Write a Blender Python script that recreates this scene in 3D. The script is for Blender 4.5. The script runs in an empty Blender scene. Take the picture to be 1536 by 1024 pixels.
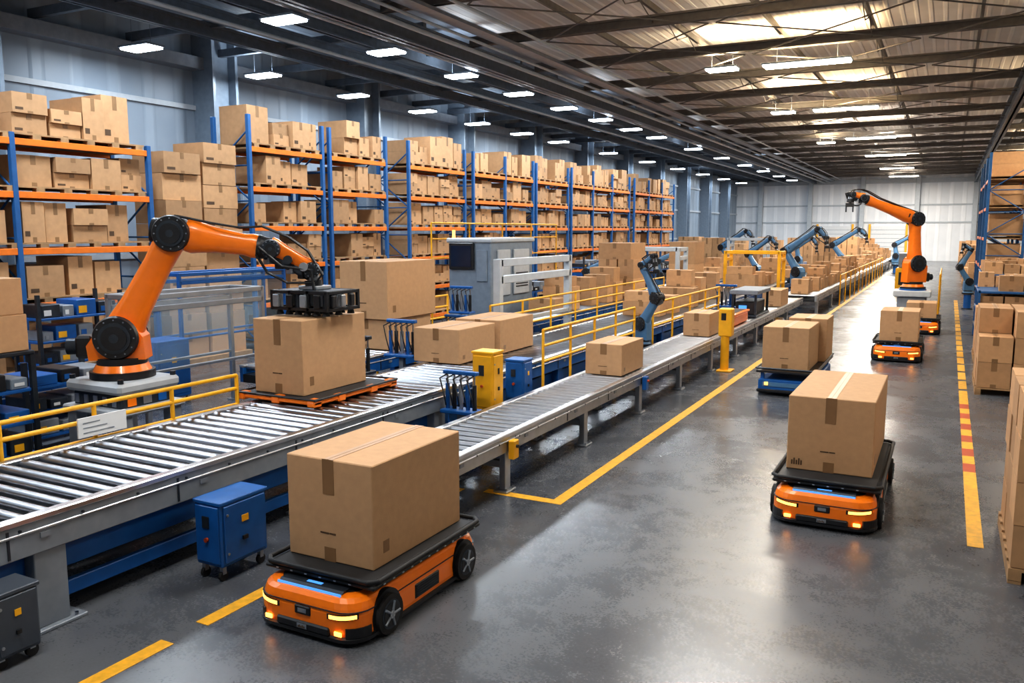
import bpy, bmesh, math, random
from mathutils import Matrix, Vector
random.seed(7)
sc=bpy.context.scene
# ------------------------------------------------------------------ materials
def newmat(name):
    m=bpy.data.materials.new(name);m.use_nodes=True
    return m,m.node_tree,m.node_tree.nodes["Principled BSDF"]
def mat(name,col,rough=.5,metal=0,emis=0,var=.12,scale=6,coat=0,island=0,bump=0,ecol=None):
    m,nt,b=newmat(name)
    b.inputs["Roughness"].default_value=rough;b.inputs["Metallic"].default_value=metal
    b.inputs["Coat Weight"].default_value=coat
    if emis:
        b.inputs["Base Color"].default_value=(*col,1)
        b.inputs["Emission Color"].default_value=(*(ecol or col),1);b.inputs["Emission Strength"].default_value=emis
        return m
    tc=nt.nodes.new("ShaderNodeTexCoord")
    n=nt.nodes.new("ShaderNodeTexNoise");n.inputs["Scale"].default_value=scale;n.inputs["Detail"].default_value=5
    nt.links.new(tc.outputs["Object"],n.inputs["Vector"])
    r=nt.nodes.new("ShaderNodeValToRGB")
    r.color_ramp.elements[0].position=.3;r.color_ramp.elements[1].position=.7
    r.color_ramp.elements[0].color=(*[c*(1-var) for c in col],1)
    r.color_ramp.elements[1].color=(*[min(1,c*(1+var)) for c in col],1)
    nt.links.new(n.outputs["Fac"],r.inputs["Fac"])
    out=r.outputs["Color"]
    if island:
        g=nt.nodes.new("ShaderNodeNewGeometry")
        mr=nt.nodes.new("ShaderNodeMapRange");mr.inputs["To Min"].default_value=1-island;mr.inputs["To Max"].default_value=1+island
        nt.links.new(g.outputs["Random Per Island"],mr.inputs["Value"])
        mx=nt.nodes.new("ShaderNodeVectorMath");mx.operation='SCALE'
        nt.links.new(out,mx.inputs[0]);nt.links.new(mr.outputs[0],mx.inputs["Scale"])
        out=mx.outputs[0]
    nt.links.new(out,b.inputs["Base Color"])
    if bump:
        bp=nt.nodes.new("ShaderNodeBump");bp.inputs["Strength"].default_value=bump;bp.inputs["Distance"].default_value=.01
        n2=nt.nodes.new("ShaderNodeTexNoise");n2.inputs["Scale"].default_value=scale*12;nt.links.new(tc.outputs["Object"],n2.inputs["Vector"])
        nt.links.new(n2.outputs["Fac"],bp.inputs["Height"]);nt.links.new(bp.outputs[0],b.inputs["Normal"])
    return m
CARD=mat("cardboard",(.46,.27,.137),.78,var=.07,scale=9,island=.2,bump=.15)
CARDB=mat("cardboard_hero",(.49,.30,.16),.72,var=.05,scale=14,bump=.15)
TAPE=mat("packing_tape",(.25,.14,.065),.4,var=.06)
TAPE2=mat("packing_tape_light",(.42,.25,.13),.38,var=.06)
PRINT=mat("box_print",(.09,.05,.025),.7)
ORANGE=mat("orange_paint",(.92,.21,.006),.32,var=.05,coat=.3)
ORANGE2=mat("rack_orange",(.80,.19,.015),.45,var=.1)
YELLOW=mat("yellow_paint",(.85,.43,.015),.4,var=.08)
BLUE=mat("blue_paint",(.008,.10,.34),.38,var=.12)
BLUER=mat("rack_blue",(.015,.10,.28),.45,var=.12)
LBLUE=mat("light_blue_paint",(.08,.19,.34),.35,var=.1)
BLACK=mat("black_plastic",(.012,.013,.016),.42,var=.3)
BLACKR=mat("black_tray",(.012,.013,.015),.6,var=.3)
RUBBER=mat("rubber",(.015,.015,.016),.75,var=.2)
DARK=mat("dark_metal",(.045,.055,.07),.4,.6,var=.2)
STEEL=mat("roller_steel",(.42,.44,.48),.28,1,var=.08)
STEEL2=mat("roller_zinc",(.62,.64,.68),.32,.9,var=.06)
RAILM=mat("rail_steel",(.6,.62,.66),.3,1,var=.08)
ALU=mat("aluminium",(.42,.45,.49),.38,.85,var=.1)
GREY=mat("grey_paint",(.22,.25,.29),.42,.15,var=.12)
BGREY=mat("blue_grey_paint",(.20,.25,.31),.42,.1,var=.1)
NAVY=mat("navy_grey_paint",(.06,.075,.10),.42,.1,var=.1)
LGREY=mat("light_grey_paint",(.44,.48,.52),.42,var=.06)
WOOD=mat("pallet_wood",(.36,.22,.11),.8,var=.25,island=.15)
WHITE=mat("label_white",(.7,.72,.74),.5,var=.03)
SCREEN=mat("screen_glass",(.01,.02,.045),.1,var=.1)
LED=mat("warm_light",(1,.45,.05),.4,emis=4.2,ecol=(1,.42,.08))
LEDB=mat("blue_light",(.05,.25,.8),.4,emis=.8,ecol=(.12,.42,1))
RED=mat("hazard_red",(.42,.06,.015),.5)
LAMP=mat("lamp_white",(1,1,1),.4,emis=20,ecol=(.88,.95,1))
LAMPW=mat("lamp_warm",(1,1,1),.4,emis=26,ecol=(1,.90,.72))
STRUCT=mat("roof_steel",(.13,.16,.20),.5,.2,var=.15)
STRUCTR=mat("roof_steel_light",(.15,.142,.135),.5,.2,var=.15)
def glassmat():
    m,nt,b=newmat("clear_panel")
    b.inputs["Base Color"].default_value=(.5,.7,.85,1);b.inputs["Roughness"].default_value=.05
    b.inputs["Alpha"].default_value=.07
    return m
GLASS=glassmat()
# ------------------------------------------------------------------ mesh builder
class M:
    def __init__(s):
        s.v=[];s.f=[];s.mi=[];s.sm=[];s.mats=[];s.T=Matrix.Identity(4)
    def add(s,vs,fs,mt,smooth=False):
        if mt not in s.mats:s.mats.append(mt)
        i=s.mats.index(mt);o=len(s.v);T=s.T
        s.v+=[tuple(T@Vector(p)) for p in vs]
        for f in fs:
            s.f.append([a+o for a in f]);s.mi.append(i);s.sm.append(smooth)
    def box(s,x0,x1,y0,y1,z0,z1,mt,b=0):
        if x0>x1:x0,x1=x1,x0
        if y0>y1:y0,y1=y1,y0
        if z0>z1:z0,z1=z1,z0
        if b<=0:
            s.add([(x,y,z) for x in(x0,x1) for y in(y0,y1) for z in(z0,z1)],
              [(0,1,3,2),(4,6,7,5),(0,4,5,1),(2,3,7,6),(0,2,6,4),(1,5,7,3)],mt);return
        b=min(b,(x1-x0)*.45,(y1-y0)*.45,(z1-z0)*.45)
        vs=[];idx={}
        for i,x in enumerate((x0,x1)):
            for j,y in enumerate((y0,y1)):
                for k,z in enumerate((z0,z1)):
                    dx=b*(1-2*i);dy=b*(1-2*j);dz=b*(1-2*k)
                    idx[i,j,k]=len(vs)
                    vs+=[(x,y+dy,z+dz),(x+dx,y,z+dz),(x+dx,y+dy,z)]
        I=lambda i,j,k,a:idx[i,j,k]+a
        fs=[]
        for i in(0,1):
            fs.append((I(i,0,0,0),I(i,1,0,0),I(i,1,1,0),I(i,0,1,0)))
            fs.append((I(0,i,0,1),I(1,i,0,1),I(1,i,1,1),I(0,i,1,1)))
            fs.append((I(0,0,i,2),I(1,0,i,2),I(1,1,i,2),I(0,1,i,2)))
            for j in(0,1):
                fs.append((I(i,j,0,0),I(i,j,1,0),I(i,j,1,1),I(i,j,0,1)))
                fs.append((I(i,0,j,0),I(i,1,j,0),I(i,1,j,2),I(i,0,j,2)))
                fs.append((I(0,i,j,1),I(1,i,j,1),I(1,i,j,2),I(0,i,j,2)))
                for k in(0,1): fs.append((I(i,j,k,0),I(i,j,k,1),I(i,j,k,2)))
        s.add(vs,fs,mt)
    def cyl(s,p0,p1,r0,mt,r1=None,seg=14,caps=True,smooth=True):
        if r1 is None:r1=r0
        p0=Vector(p0);p1=Vector(p1);d=(p1-p0)
        if d.length<1e-6:return
        d.normalize();a=Vector((0,0,1)) if abs(d.z)<.9 else Vector((1,0,0))
        u=d.cross(a).normalized();w=d.cross(u)
        R=[];
        for p,r in((p0,r0),(p1,r1)):
            R.append([p+u*(r*math.cos(2*math.pi*k/seg))+w*(r*math.sin(2*math.pi*k/seg)) for k in range(seg)])
        s.add(R[0]+R[1],[(k,(k+1)%seg,seg+(k+1)%seg,seg+k) for k in range(seg)],mt,smooth)
        if caps:
            s.add(R[0],[tuple(range(seg))],mt);s.add(R[1],[tuple(range(seg))],mt)
    def ball(s,c,r,mt,seg=12,rings=8,sz=1):
        c=Vector(c);vs=[];fs=[]
        for i in range(rings+1):
            t=math.pi*i/rings
            for k in range(seg):
                a=2*math.pi*k/seg
                vs.append(c+Vector((r*math.sin(t)*math.cos(a),r*math.sin(t)*math.sin(a),r*sz*math.cos(t))))
        for i in range(rings):
            for k in range(seg):
                fs.append((i*seg+k,i*seg+(k+1)%seg,(i+1)*seg+(k+1)%seg,(i+1)*seg+k))
        s.add(vs,fs,mt,True)
    def tube(s,pts,r,mt,seg=8):
        for a,b in zip(pts,pts[1:]): s.cyl(a,b,r,mt,seg=seg,caps=True)
        for p in pts[1:-1]: s.ball(p,r*1.02,mt,seg=seg,rings=4)
    def prism(s,prof,axis,lo,hi,mt):
        n=len(prof)
        def P(a,b,c): return {'x':(c,a,b),'y':(a,c,b),'z':(a,b,c)}[axis]
        vs=[P(a,b,lo) for a,b in prof]+[P(a,b,hi) for a,b in prof]
        s.add(vs,[tuple(range(n)),tuple(range(n,2*n))]+[(k,(k+1)%n,n+(k+1)%n,n+k) for k in range(n)],mt)
    def loft(s,rings,mt,smooth=False,caps=True):
        n=len(rings[0]);vs=[p for r in rings for p in r];fs=[]
        for i in range(len(rings)-1):
            for k in range(n):
                fs.append((i*n+k,i*n+(k+1)%n,(i+1)*n+(k+1)%n,(i+1)*n+k))
        s.add(vs,fs,mt,smooth)
        if caps:
            s.add(rings[0],[tuple(range(n))],mt);s.add(rings[-1],[tuple(range(n))],mt)
    def obj(s,name):
        me=bpy.data.meshes.new(name)
        xs=[p[0] for p in s.v];ys=[p[1] for p in s.v];zs=[p[2] for p in s.v]
        o=Vector(((min(xs)+max(xs))/2,(min(ys)+max(ys))/2,min(zs)))
        me.from_pydata([tuple(Vector(p)-o) for p in s.v],[],s.f)
        for m in s.mats:me.materials.append(m)
        me.polygons.foreach_set("material_index",s.mi);me.polygons.foreach_set("use_smooth",s.sm)
        bm=bmesh.new();bm.from_mesh(me);bmesh.ops.recalc_face_normals(bm,faces=bm.faces);bm.to_mesh(me);bm.free()
        me.update()
        ob=bpy.data.objects.new(name,me);ob.location=o;sc.collection.objects.link(ob)
        return ob
# ------------------------------------------------------------------ room
XL,XR,YB,YF,ZC=-20.6,9.0,92.0,-8.0,8.9
def floor_mat():
    m,nt,b=newmat("polished_concrete")
    tc=nt.nodes.new("ShaderNodeTexCoord")
    def noise(sc_,det,dist=0,rough=.6):
        n=nt.nodes.new("ShaderNodeTexNoise");n.inputs["Scale"].default_value=sc_;n.inputs["Detail"].default_value=det;n.inputs["Distortion"].default_value=dist;n.inputs["Roughness"].default_value=rough
        nt.links.new(tc.outputs["Object"],n.inputs["Vector"]);return n
    n1=noise(.35,6,.2,.55);n2=noise(1.6,8,.3,.7);n3=noise(45,4)
    def math_(op,a,b_,c=None):
        k=nt.nodes.new("ShaderNodeMath");k.operation=op
        for i,v in enumerate((a,b_,c)):
            if v is None: continue
            if isinstance(v,(int,float)): k.inputs[i].default_value=v
            else: nt.links.new(v,k.inputs[i])
        return k.outputs[0]
    s=math_('MULTIPLY_ADD',n1.outputs["Fac"],.35,math_('MULTIPLY',n2.outputs["Fac"],.4))
    s=math_('MULTIPLY_ADD',n3.outputs["Fac"],.25,s)
    r=nt.nodes.new("ShaderNodeValToRGB");e=r.color_ramp.elements
    e[0].position=.36;e[0].color=(.050,.056,.067,1);e[1].position=.64;e[1].color=(.128,.137,.153,1)
    nt.links.new(s,r.inputs["Fac"]);nt.links.new(r.outputs[0],b.inputs["Base Color"])
    mr=nt.nodes.new("ShaderNodeMapRange");mr.inputs["From Min"].default_value=.35;mr.inputs["From Max"].default_value=.65
    mr.inputs["To Min"].default_value=.17;mr.inputs["To Max"].default_value=.37
    nt.links.new(s,mr.inputs["Value"]);nt.links.new(mr.outputs[0],b.inputs["Roughness"])
    bp=nt.nodes.new("ShaderNodeBump");bp.inputs["Strength"].default_value=.03;bp.inputs["Distance"].default_value=.02
    nt.links.new(n1.outputs["Fac"],bp.inputs["Height"]);nt.links.new(bp.outputs[0],b.inputs["Normal"])
    b.inputs["Specular IOR Level"].default_value=.55
    return m
def panel_mat(name,c0,c1,axis,period,rough=.5,metal=.0,bump=.6):
    m,nt,b=newmat(name)
    tc=nt.nodes.new("ShaderNodeTexCoord");sp=nt.nodes.new("ShaderNodeSeparateXYZ");nt.links.new(tc.outputs["Object"],sp.inputs[0])
    mu=nt.nodes.new("ShaderNodeMath");mu.operation='MULTIPLY';mu.inputs[1].default_value=2*math.pi/period
    nt.links.new(sp.outputs[axis],mu.inputs[0])
    si=nt.nodes.new("ShaderNodeMath");si.operation='SINE';nt.links.new(mu.outputs[0],si.inputs[0])
    mr=nt.nodes.new("ShaderNodeMapRange");mr.inputs["From Min"].default_value=.3;mr.inputs["From Max"].default_value=.8
    nt.links.new(si.outputs[0],mr.inputs["Value"])
    n=nt.nodes.new("ShaderNodeTexNoise");n.inputs["Scale"].default_value=.6;n.inputs["Detail"].default_value=6;nt.links.new(tc.outputs["Object"],n.inputs["Vector"])
    ad=nt.nodes.new("ShaderNodeMath");ad.operation='MULTIPLY_ADD';ad.inputs[1].default_value=.4;nt.links.new(mr.outputs[0],ad.inputs[0]);nt.links.new(n.outputs["Fac"],ad.inputs[2])
    r=nt.nodes.new("ShaderNodeValToRGB");e=r.color_ramp.elements;e[0].position=.3;e[0].color=(*c0,1);e[1].position=1;e[1].color=(*c1,1)
    nt.links.new(ad.outputs[0],r.inputs["Fac"]);nt.links.new(r.outputs[0],b.inputs["Base Color"])
    bp=nt.nodes.new("ShaderNodeBump");bp.inputs["Strength"].default_value=bump;bp.inputs["Distance"].default_value=.04
    nt.links.new(mr.outputs[0],bp.inputs["Height"]);nt.links.new(bp.outputs[0],b.inputs["Normal"])
    b.inputs["Roughness"].default_value=rough;b.inputs["Metallic"].default_value=metal
    return m
FLOOR=floor_mat()
WALL=panel_mat("wall_panel",(.23,.285,.35),(.31,.375,.45),"Y",1.1,.45)
WALLB=panel_mat("wall_panel_back",(.70,.73,.77),(.85,.87,.90),"X",1.1,.5)
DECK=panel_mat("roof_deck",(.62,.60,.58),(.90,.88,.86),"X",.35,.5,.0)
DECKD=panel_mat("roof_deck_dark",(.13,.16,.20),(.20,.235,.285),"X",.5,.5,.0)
def slab(name,x0,x1,y0,y1,z0,z1,mt):
    m=M();m.box(x0,x1,y0,y1,z0,z1,mt);return m.obj(name)
slab("floor",XL,XR,YF,YB,-.2,0,FLOOR)
slab("wall_left",XL-.3,XL,YF,YB,0,ZC,WALL)
slab("wall_right",XR,XR+.3,YF,YB,0,ZC,WALL)
slab("wall_back",XL,XR,YB,YB+.3,0,ZC,WALLB)
slab("wall_front",XL,XR,YF-.3,YF,0,ZC,WALLB)
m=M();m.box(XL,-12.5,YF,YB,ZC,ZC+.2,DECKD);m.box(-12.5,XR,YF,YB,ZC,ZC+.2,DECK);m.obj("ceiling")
m=M()
for z in (2.2,4.6,6.6): m.box(XL,XL+.09,YF,YB,z,z+.14,LGREY)
m.box(XL,XL+.5,YF,YB,7.75,8.1,GREY)
m.obj("trim_1")
m=M()
for z in (3.7,5.4): m.box(XL,XR,YB-.1,YB,z,z+.14,LGREY)
m.box(XL,XR,YB-.4,YB,7.6,8.0,LGREY)
m.obj("trim_2")
y=4.5
while y<YB-2:
    m=M();m.box(XL,XL+.85,y-.5,y-.4,0,ZC,BGREY);m.box(XL,XL+.85,y+.4,y+.5,0,ZC,BGREY);m.box(XL,XL+.55,y-.4,y+.4,0,ZC,BGREY);m.obj("wall_column");y+=7.3
for x in range(-18,9,5):
    m=M();m.box(x-.22,x+.22,YB-.6,YB-.12,0,ZC,LGREY,.03);m.obj("wall_column")
for i,x in enumerate((-10.5,-5.5,4.5)):
    m=M();m.box(x-1.6,x+1.6,YB-.1,YB-.02,0,3.4,LGREY)
    for k in range(8): m.box(x-1.55,x+1.55,YB-.13,YB-.1,.1+k*.42,.1+k*.42+.36,WHITE)
    m.box(x-1.8,x-1.6,YB-.2,YB-.01,0,3.6,YELLOW);m.box(x+1.6,x+1.8,YB-.2,YB-.01,0,3.6,YELLOW);m.obj("door_%d"%(i+1))
# ------------------------------------------------------------------ roof structure
m=M()
def ibeam_x(m,x0,x1,y,z0,z1,w,mt):
    m.box(x0,x1,y-w/2,y+w/2,z0,z0+.05,mt);m.box(x0,x1,y-w/2,y+w/2,z1-.05,z1,mt);m.box(x0,x1,y-.03,y+.03,z0,z1,mt)
y=-4
while y<YB:
    ibeam_x(m,-12.4,XR,y,8.14,8.40,.20,STRUCTR);y+=4.2
y=-6
while y<YB:
    m.box(XL,-12.6,y-.07,y+.07,8.2,8.42,STRUCT);y+=2.8
for x in (-9.2,-7,-4.6,-2.2,.4,3,5.6): m.box(x-.04,x+.04,YF,YB,8.5,8.66,STRUCTR)
y=-4
while y<YB-4.5:
    for x in (-10,-5.4,-.8,3.8):
        m.tube([(x,y,8.05),(x+4.4,y+4.2,8.05)],.02,STRUCTR,6);m.tube([(x+4.4,y,8.05),(x,y+4.2,8.05)],.02,STRUCTR,6)
    # open-web bracing under purlins
    for x in (-7,-2.2,3):
        m.tube([(x,y,8.2),(x,y+1.05,8.5),(x,y+2.1,8.2),(x,y+3.15,8.5),(x,y+4.2,8.2)],.015,STRUCTR,5)
    y+=4.2
m.obj("roof_beams")
m=M()
for x,z0,z1,w in ((-12.5,7.7,8.2,.3),(-14.4,7.95,8.3,.2),(-15.8,7.9,8.2,.16),(-17.4,7.95,8.3,.2),(1.9,7.5,8.2,.3)):
    m.box(x-w/2,x+w/2,YF,YB,z0,z0+.06,STRUCT);m.box(x-w/2,x+w/2,YF,YB,z1-.06,z1,STRUCT);m.box(x-.04,x+.04,YF,YB,z0,z1,STRUCT)
for x,z,r in ((-11.6,7.75,.06),(-11.2,7.85,.04),(-13.0,7.8,.05),(-9.9,7.95,.04),(-15.0,7.7,.05)):
    m.cyl((x,YF,z),(x,YB,z),r,LGREY,seg=8)
m.box(-11.1,-10.7,YF,YB,7.95,8.03,GREY)
y=-5
while y<YB-3:
    m.tube([(-12.6,y,7.8),(-14.3,y+1.4,8.25),(-12.6,y+2.8,7.8)],.03,STRUCT,5)
    y+=2.8
m.obj("roof_girders")
# ------------------------------------------------------------------ lights
def fixture(x,y,z,lx,ly,power,col,mt,up=0,upcol=(1,1,1)):
    m=M();m.box(x-lx/2-.04,x+lx/2+.04,y-ly/2-.04,y+ly/2+.04,z+.02,z+.07,BGREY,.01)
    m.box(x-lx/2,x+lx/2,y-ly/2,y+ly/2,z-.03,z+.02,mt,.01)
    for s_ in(-1,1): m.cyl((x+s_*lx*.35,y,z+.07),(x+s_*lx*.35,y,8.5),.006,STRUCT,seg=5)
    m.obj("ceiling_light")
    def al(zz,p,c,rot):
        L=bpy.data.lights.new("lamp","AREA");L.shape='RECTANGLE';L.size=lx;L.size_y=ly;L.energy=p;L.color=c
        o=bpy.data.objects.new("ceiling_lamp_or_fill",L);o.location=(x,y,zz);o.rotation_euler=(rot,0,0);sc.collection.objects.link(o)
    if power: al(z-.05,power,col,0)
    if up: al(z+.10,up,upcol,math.pi)  # upward fill lamp, added above the fixture to brighten the roof deck
cool=(.82,.91,1)
y=-.5;i=0
while y<88:
    fixture(-13.35,y,7.6,.9,.5,225 if y<50 else 360,cool,LAMP,up=55 if i%3==0 else 0,upcol=cool);y+=3.8+ (0 if y<40 else 3);i+=1
y=6.6;i=0
while y<88:
    fixture(-18.6,y,7.6,1.0,.5,120 if y<50 else 180,cool,LAMP,up=55 if i%3==0 else 0,upcol=cool);y+=4.3+(0 if y<40 else 3);i+=1
for y in (2,9,17,26.2,36.5,48.5,60,73,84):
    warm=(1,.70,.38) if 10<y<45 else (1,.86,.70)
    p=250 if y<5 else (310 if y<12 else (380 if y<40 else (700 if y<60 else 1500)))
    fixture(-4.0,y,7.8,2.4,.55,p,(1,.94,.85) if y>20 else (.95,.97,1),LAMPW,up=(200 if y not in(17,26.2) else 310),upcol=warm)
for y in (26,36.5,50): fixture(-6.4,y,7.8,.9,.5,60,(1,.9,.75),LAMPW,up=150,upcol=(1,.78,.5))
for y in (5,14,24,36,48,60,75):
    fixture(4.5,y,7.7,2.4,.45,140 if y<20 else (230 if y<45 else 560),(1,.92,.8),LAMPW,up=170 if y not in (24,36) else 350,upcol=(1,.73,.42))
# ------------------------------------------------------------------ floor markings
LINE=mat("floor_line_paint",(.74,.39,.03),.45,var=.22,scale=14)
m=M();h=.004
def mark(x0,x1,y0,y1,mt): m.box(x0,x1,y0,y1,0,h,mt)
mark(-4.98,-4.85,-2,3.95,LINE);mark(-4.98,-4.85,4.27,8.1,LINE)
mark(-4.6,-3.62,8.1,8.23,LINE);mark(-3.76,-3.62,8.23,80,LINE)
m.obj("floor_line_yellow")
m=M();mark(.33,.47,8.8,11.6,LINE)
y=11.6;k=0
while y<16.4: mark(.33,.47,y,y+.42,LINE if k%2 else RED);y+=.42;k+=1
while y<40: mark(.33,.47,y,y+.95,LINE);y+=1.15
m.obj("floor_line_hazard")
# ------------------------------------------------------------------ cartons
def carton(m,x0,x1,y0,y1,z0,z1,hero=True,tape=True,axis='y'):
    C=CARDB if hero else CARD
    b=.008 if hero else 0
    m.box(x0,x1,y0,y1,z0,z1,C,b)
    if not tape:return
    w=x1-x0;d=y1-y0;H=z1-z0;e=.003
    if axis=='y':
        c=(x0+x1)/2;t=min(.055,w*.09)
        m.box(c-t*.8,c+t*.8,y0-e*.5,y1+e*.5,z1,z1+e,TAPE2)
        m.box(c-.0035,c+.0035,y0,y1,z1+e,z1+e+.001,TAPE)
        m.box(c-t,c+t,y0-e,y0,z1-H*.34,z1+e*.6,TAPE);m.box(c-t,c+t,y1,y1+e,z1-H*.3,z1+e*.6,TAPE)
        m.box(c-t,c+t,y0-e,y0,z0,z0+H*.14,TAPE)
        if hero:
            m.box(c-.09,c-.005,y0-e,y0,z0+H*.27,z0+H*.285,PRINT)
            m.box(c+.0,c+.06,y0-e,y0,z0+H*.27,z0+H*.285,PRINT)
            m.box(x1,x1+.002,y0+d*.1,y0+d*.16,z0+H*.12,z0+H*.24,TAPE)
    else:
        c=(y0+y1)/2;t=min(.05,d*.09)
        m.box(x0,x1+e*.5,c-t*.8,c+t*.8,z1,z1+e,TAPE2)
        m.box(x1,x1+e,c-t,c+t,z1-H*.3,z1,TAPE)
        m.box(x1,x1+e,c-t,c+t,z0,z0+H*.13,TAPE)
        if random.random()<.6: m.box(x1,x1+e,y0+d*.08,y0+d*.3,z0+H*.15,z0+H*.28,PRINT)
def label(m,x,y,z,w,hh):
    for i in range(5):
        m.box(x+w*i/5,x+w*(i+.6)/5,y-.003,y,z,z+hh*(.7+.3*(i%2)),PRINT)
ZT=.447
m=M();carton(m,-4.53,-3.70,4.84,6.1,ZT,1.26);m.obj("cardboard_box")
m=M();carton(m,-1.42,-.56,9.15,11.0,ZT,1.25);label(m,-1.37,9.15,.5,.12,.07);m.obj("cardboard_box")
m=M();carton(m,-1.32,-.5,21.1,22.2,ZT,1.15);m.obj("cardboard_box")
# ------------------------------------------------------------------ AMR
def rr(W,y0,y1,rf,rb,ins,z,n=6):
    x=W/2-ins;a0=y0+ins;a1=y1-ins;pts=[]
    for cx,cy,r,s0 in ((x-rf,a0+rf,rf,-90),(x-rb,a1-rb,rb,0),(-x+rb,a1-rb,rb,90),(-x+rf,a0+rf,rf,180)):
        for k in range(n+1):
            t=math.radians(s0+90*k/n);pts.append((cx+r*math.cos(t),cy+r*math.sin(t),z))
    return pts
def amr(x,y,L=1.65,W=1.0):
    m=M();m.T=Matrix.Translation((x,y,0))
    R=lambda ins,z,sh=0:rr(W,sh,L,.2,.13,ins,z)
    m.loft([R(.04,.055),R(.008,.07),R(0,.11),R(0,.235),R(.010,.285),R(.022,.325),R(.05,.35),R(.10,.36)],ORANGE)
    m.loft([R(.03,.03),R(-.008,.04),R(-.010,.068),R(.01,.08)],BLACK)
    m.loft([R(-.003,.262),R(-.003,.267)],DARK)
    m.box(-.25,.25,-.016,.02,.07,.135,BLACK,.012);m.box(-.045,.045,-.02,-.014,.085,.12,GREY);label(m,-.035,-.02,.09,.07,.02)
    m.box(-.075,.075,-.01,.01,.185,.255,BLACK,.008);m.box(-.04,.04,-.013,-.009,.205,.235,GREY)
    for s in(-1,1):
        def strip(a0,a1,z0,z1,dz,off,mt,xs=None):
            rf=.2;cx=W/2-rf;pts=[]
            if xs is not None: pts.append((xs,-off))
            for k in range(7):
                t=math.radians(-90+a0+(a1-a0)*k/6);pts.append((cx+(rf+off)*math.cos(t),rf+(rf+off)*math.sin(t)))
            n=len(pts);vs=[];fs=[]
            for i,(px,py) in enumerate(pts):
                d=dz*i/(n-1);vs+=[(s*px,py,z0+d),(s*px,py,z1+d),(s*(px-.02),py+.015,z1+d),(s*(px-.02),py+.015,z0+d)]
            for i in range(n-1):
                for a in range(4): fs.append((i*4+a,i*4+(a+1)%4,i*4+4+(a+1)%4,i*4+4+a))
            fs+=[(0,1,2,3),(n*4-4,n*4-3,n*4-2,n*4-1)]
            m.add(vs,fs,mt)
        strip(25,80,.075,.15,0,.010,BLACK)
        strip(0,52,.203,.244,.014,.003,BLACK,xs=.23)
        strip(0,48,.209,.237,.014,.006,LED,xs=.25)
        m.box(s*.33-.035,s*.33+.035,-.014,.0,.09,.125,LED,.006)
        for wy in (.36,L-.27):
            m.cyl((s*.40,wy,.165),(s*(W/2+.004),wy,.165),.178,BLACK,seg=28)
            m.cyl((s*.42,wy,.155),(s*(W/2+.04),wy,.155),.152,RUBBER,seg=28)
            m.cyl((s*(W/2+.035),wy,.155),(s*(W/2+.043),wy,.155),.112,DARK,seg=24)
            m.cyl((s*(W/2+.04),wy,.155),(s*(W/2+.046),wy,.155),.092,BLACK,seg=24)
            m.cyl((s*(W/2+.04),wy,.155),(s*(W/2+.056),wy,.155),.03,ALU,seg=12)
            for k in range(5):
                t=2*math.pi*k/5
                m.tube([(s*(W/2+.047),wy,.155),(s*(W/2+.047),wy+.1*math.cos(t),.155+.1*math.sin(t))],.011,GREY,6)
        g0,g1=L*.42,L*.62
        m.box(s*(W/2-.01),s*(W/2+.008),g0,g1,.11,.23,BLACK,.008)
        for k in range(5): m.box(s*(W/2+.006),s*(W/2+.013),g0+.02,g1-.02,.125+k*.021,.133+k*.021,DARK)
        m.box(s*(W/2-.09),s*(W/2-.035),L*.78,L*.92,.352,.365,WHITE)
    m.loft([rr(W,0,L,.16,.1,.12,.358),rr(W,0,L,.16,.1,.12,.366)],BLACK)
    m.prism([(.09,.362),(.11,.378),(.22,.378),(.22,.362)],'x',-.3,.3,DARK);m.box(-.30,.30,.066,.078,.352,.368,LEDB)
    m.box(-.07,.07,.13,.16,.378,.381,LEDB)
    for sx in(-.33,.33):
        for sy in(.35,L-.3): m.box(sx-.06,sx+.06,sy-.09,sy+.09,.36,.405,BLACK,.01)
    t0,t1=.17,L-.01;w=.525
    m.box(-w,w,t0,t1,.393,.43,BLACKR,.012)
    m.box(-w+.05,w-.05,t0+.05,t1-.05,.43,.446,BLACKR,.004)
    m.tube([(-w,t0+.06,.455),(-w+.06,t0,.455),(w-.06,t0,.455),(w,t0+.06,.455),(w,t1-.06,.455),(w-.06,t1,.455),(-w+.06,t1,.455),(-w,t1-.06,.455),(-w,t0+.06,.455)],.02,BLACKR,8)
    k=t0+.12
    while k<t1-.1:
        for s in(-1,1): m.box(s*(w+.0),s*(w+.004),k,k+.022,.407,.416,LGREY)
        k+=.12
    k=-w+.12
    while k<w-.1: m.box(k,k+.022,t0-.003,t0,.407,.416,LGREY);k+=.14
    return m.obj("autonomous_mobile_robot")
amr(-4.07,4.46,1.74);amr(-.97,8.60,2.3);amr(-.92,20.75,1.65);amr(-.62,26.7,1.5)
m=M();carton(m,-1.0,-.2,26.95,27.95,ZT,.9);m.obj("cardboard_box")
m=M();m.T=Matrix.Translation((-2.48,15.45,0))
m.box(-.48,.48,0,2.5,.10,.30,BLUE,.02);m.box(-.5,.5,-.03,2.53,.06,.12,BLACK,.015);m.box(-.4,.4,-.012,.01,.17,.25,LBLUE,.005)
for sx in(-.42,.42):
    for sy in(.1,1.25,2.4): m.box(sx-.03,sx+.03,sy-.03,sy+.03,.3,.43,BLUE)
    for sy in(.3,2.2): m.cyl((sx*1.0,sy,.1),(sx*1.22,sy,.1),.1,RUBBER,seg=18)
m.box(-.52,.52,-.02,2.52,.42,.46,BLACK,.01);m.tube([(-.52,0,.5),(.52,0,.5),(.52,2.5,.5),(-.52,2.5,.5),(-.52,0,.5)],.018,DARK,6)
m.box(-.36,-.3,-.04,0,.2,.25,LED)
m.obj("transport_cart")
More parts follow.
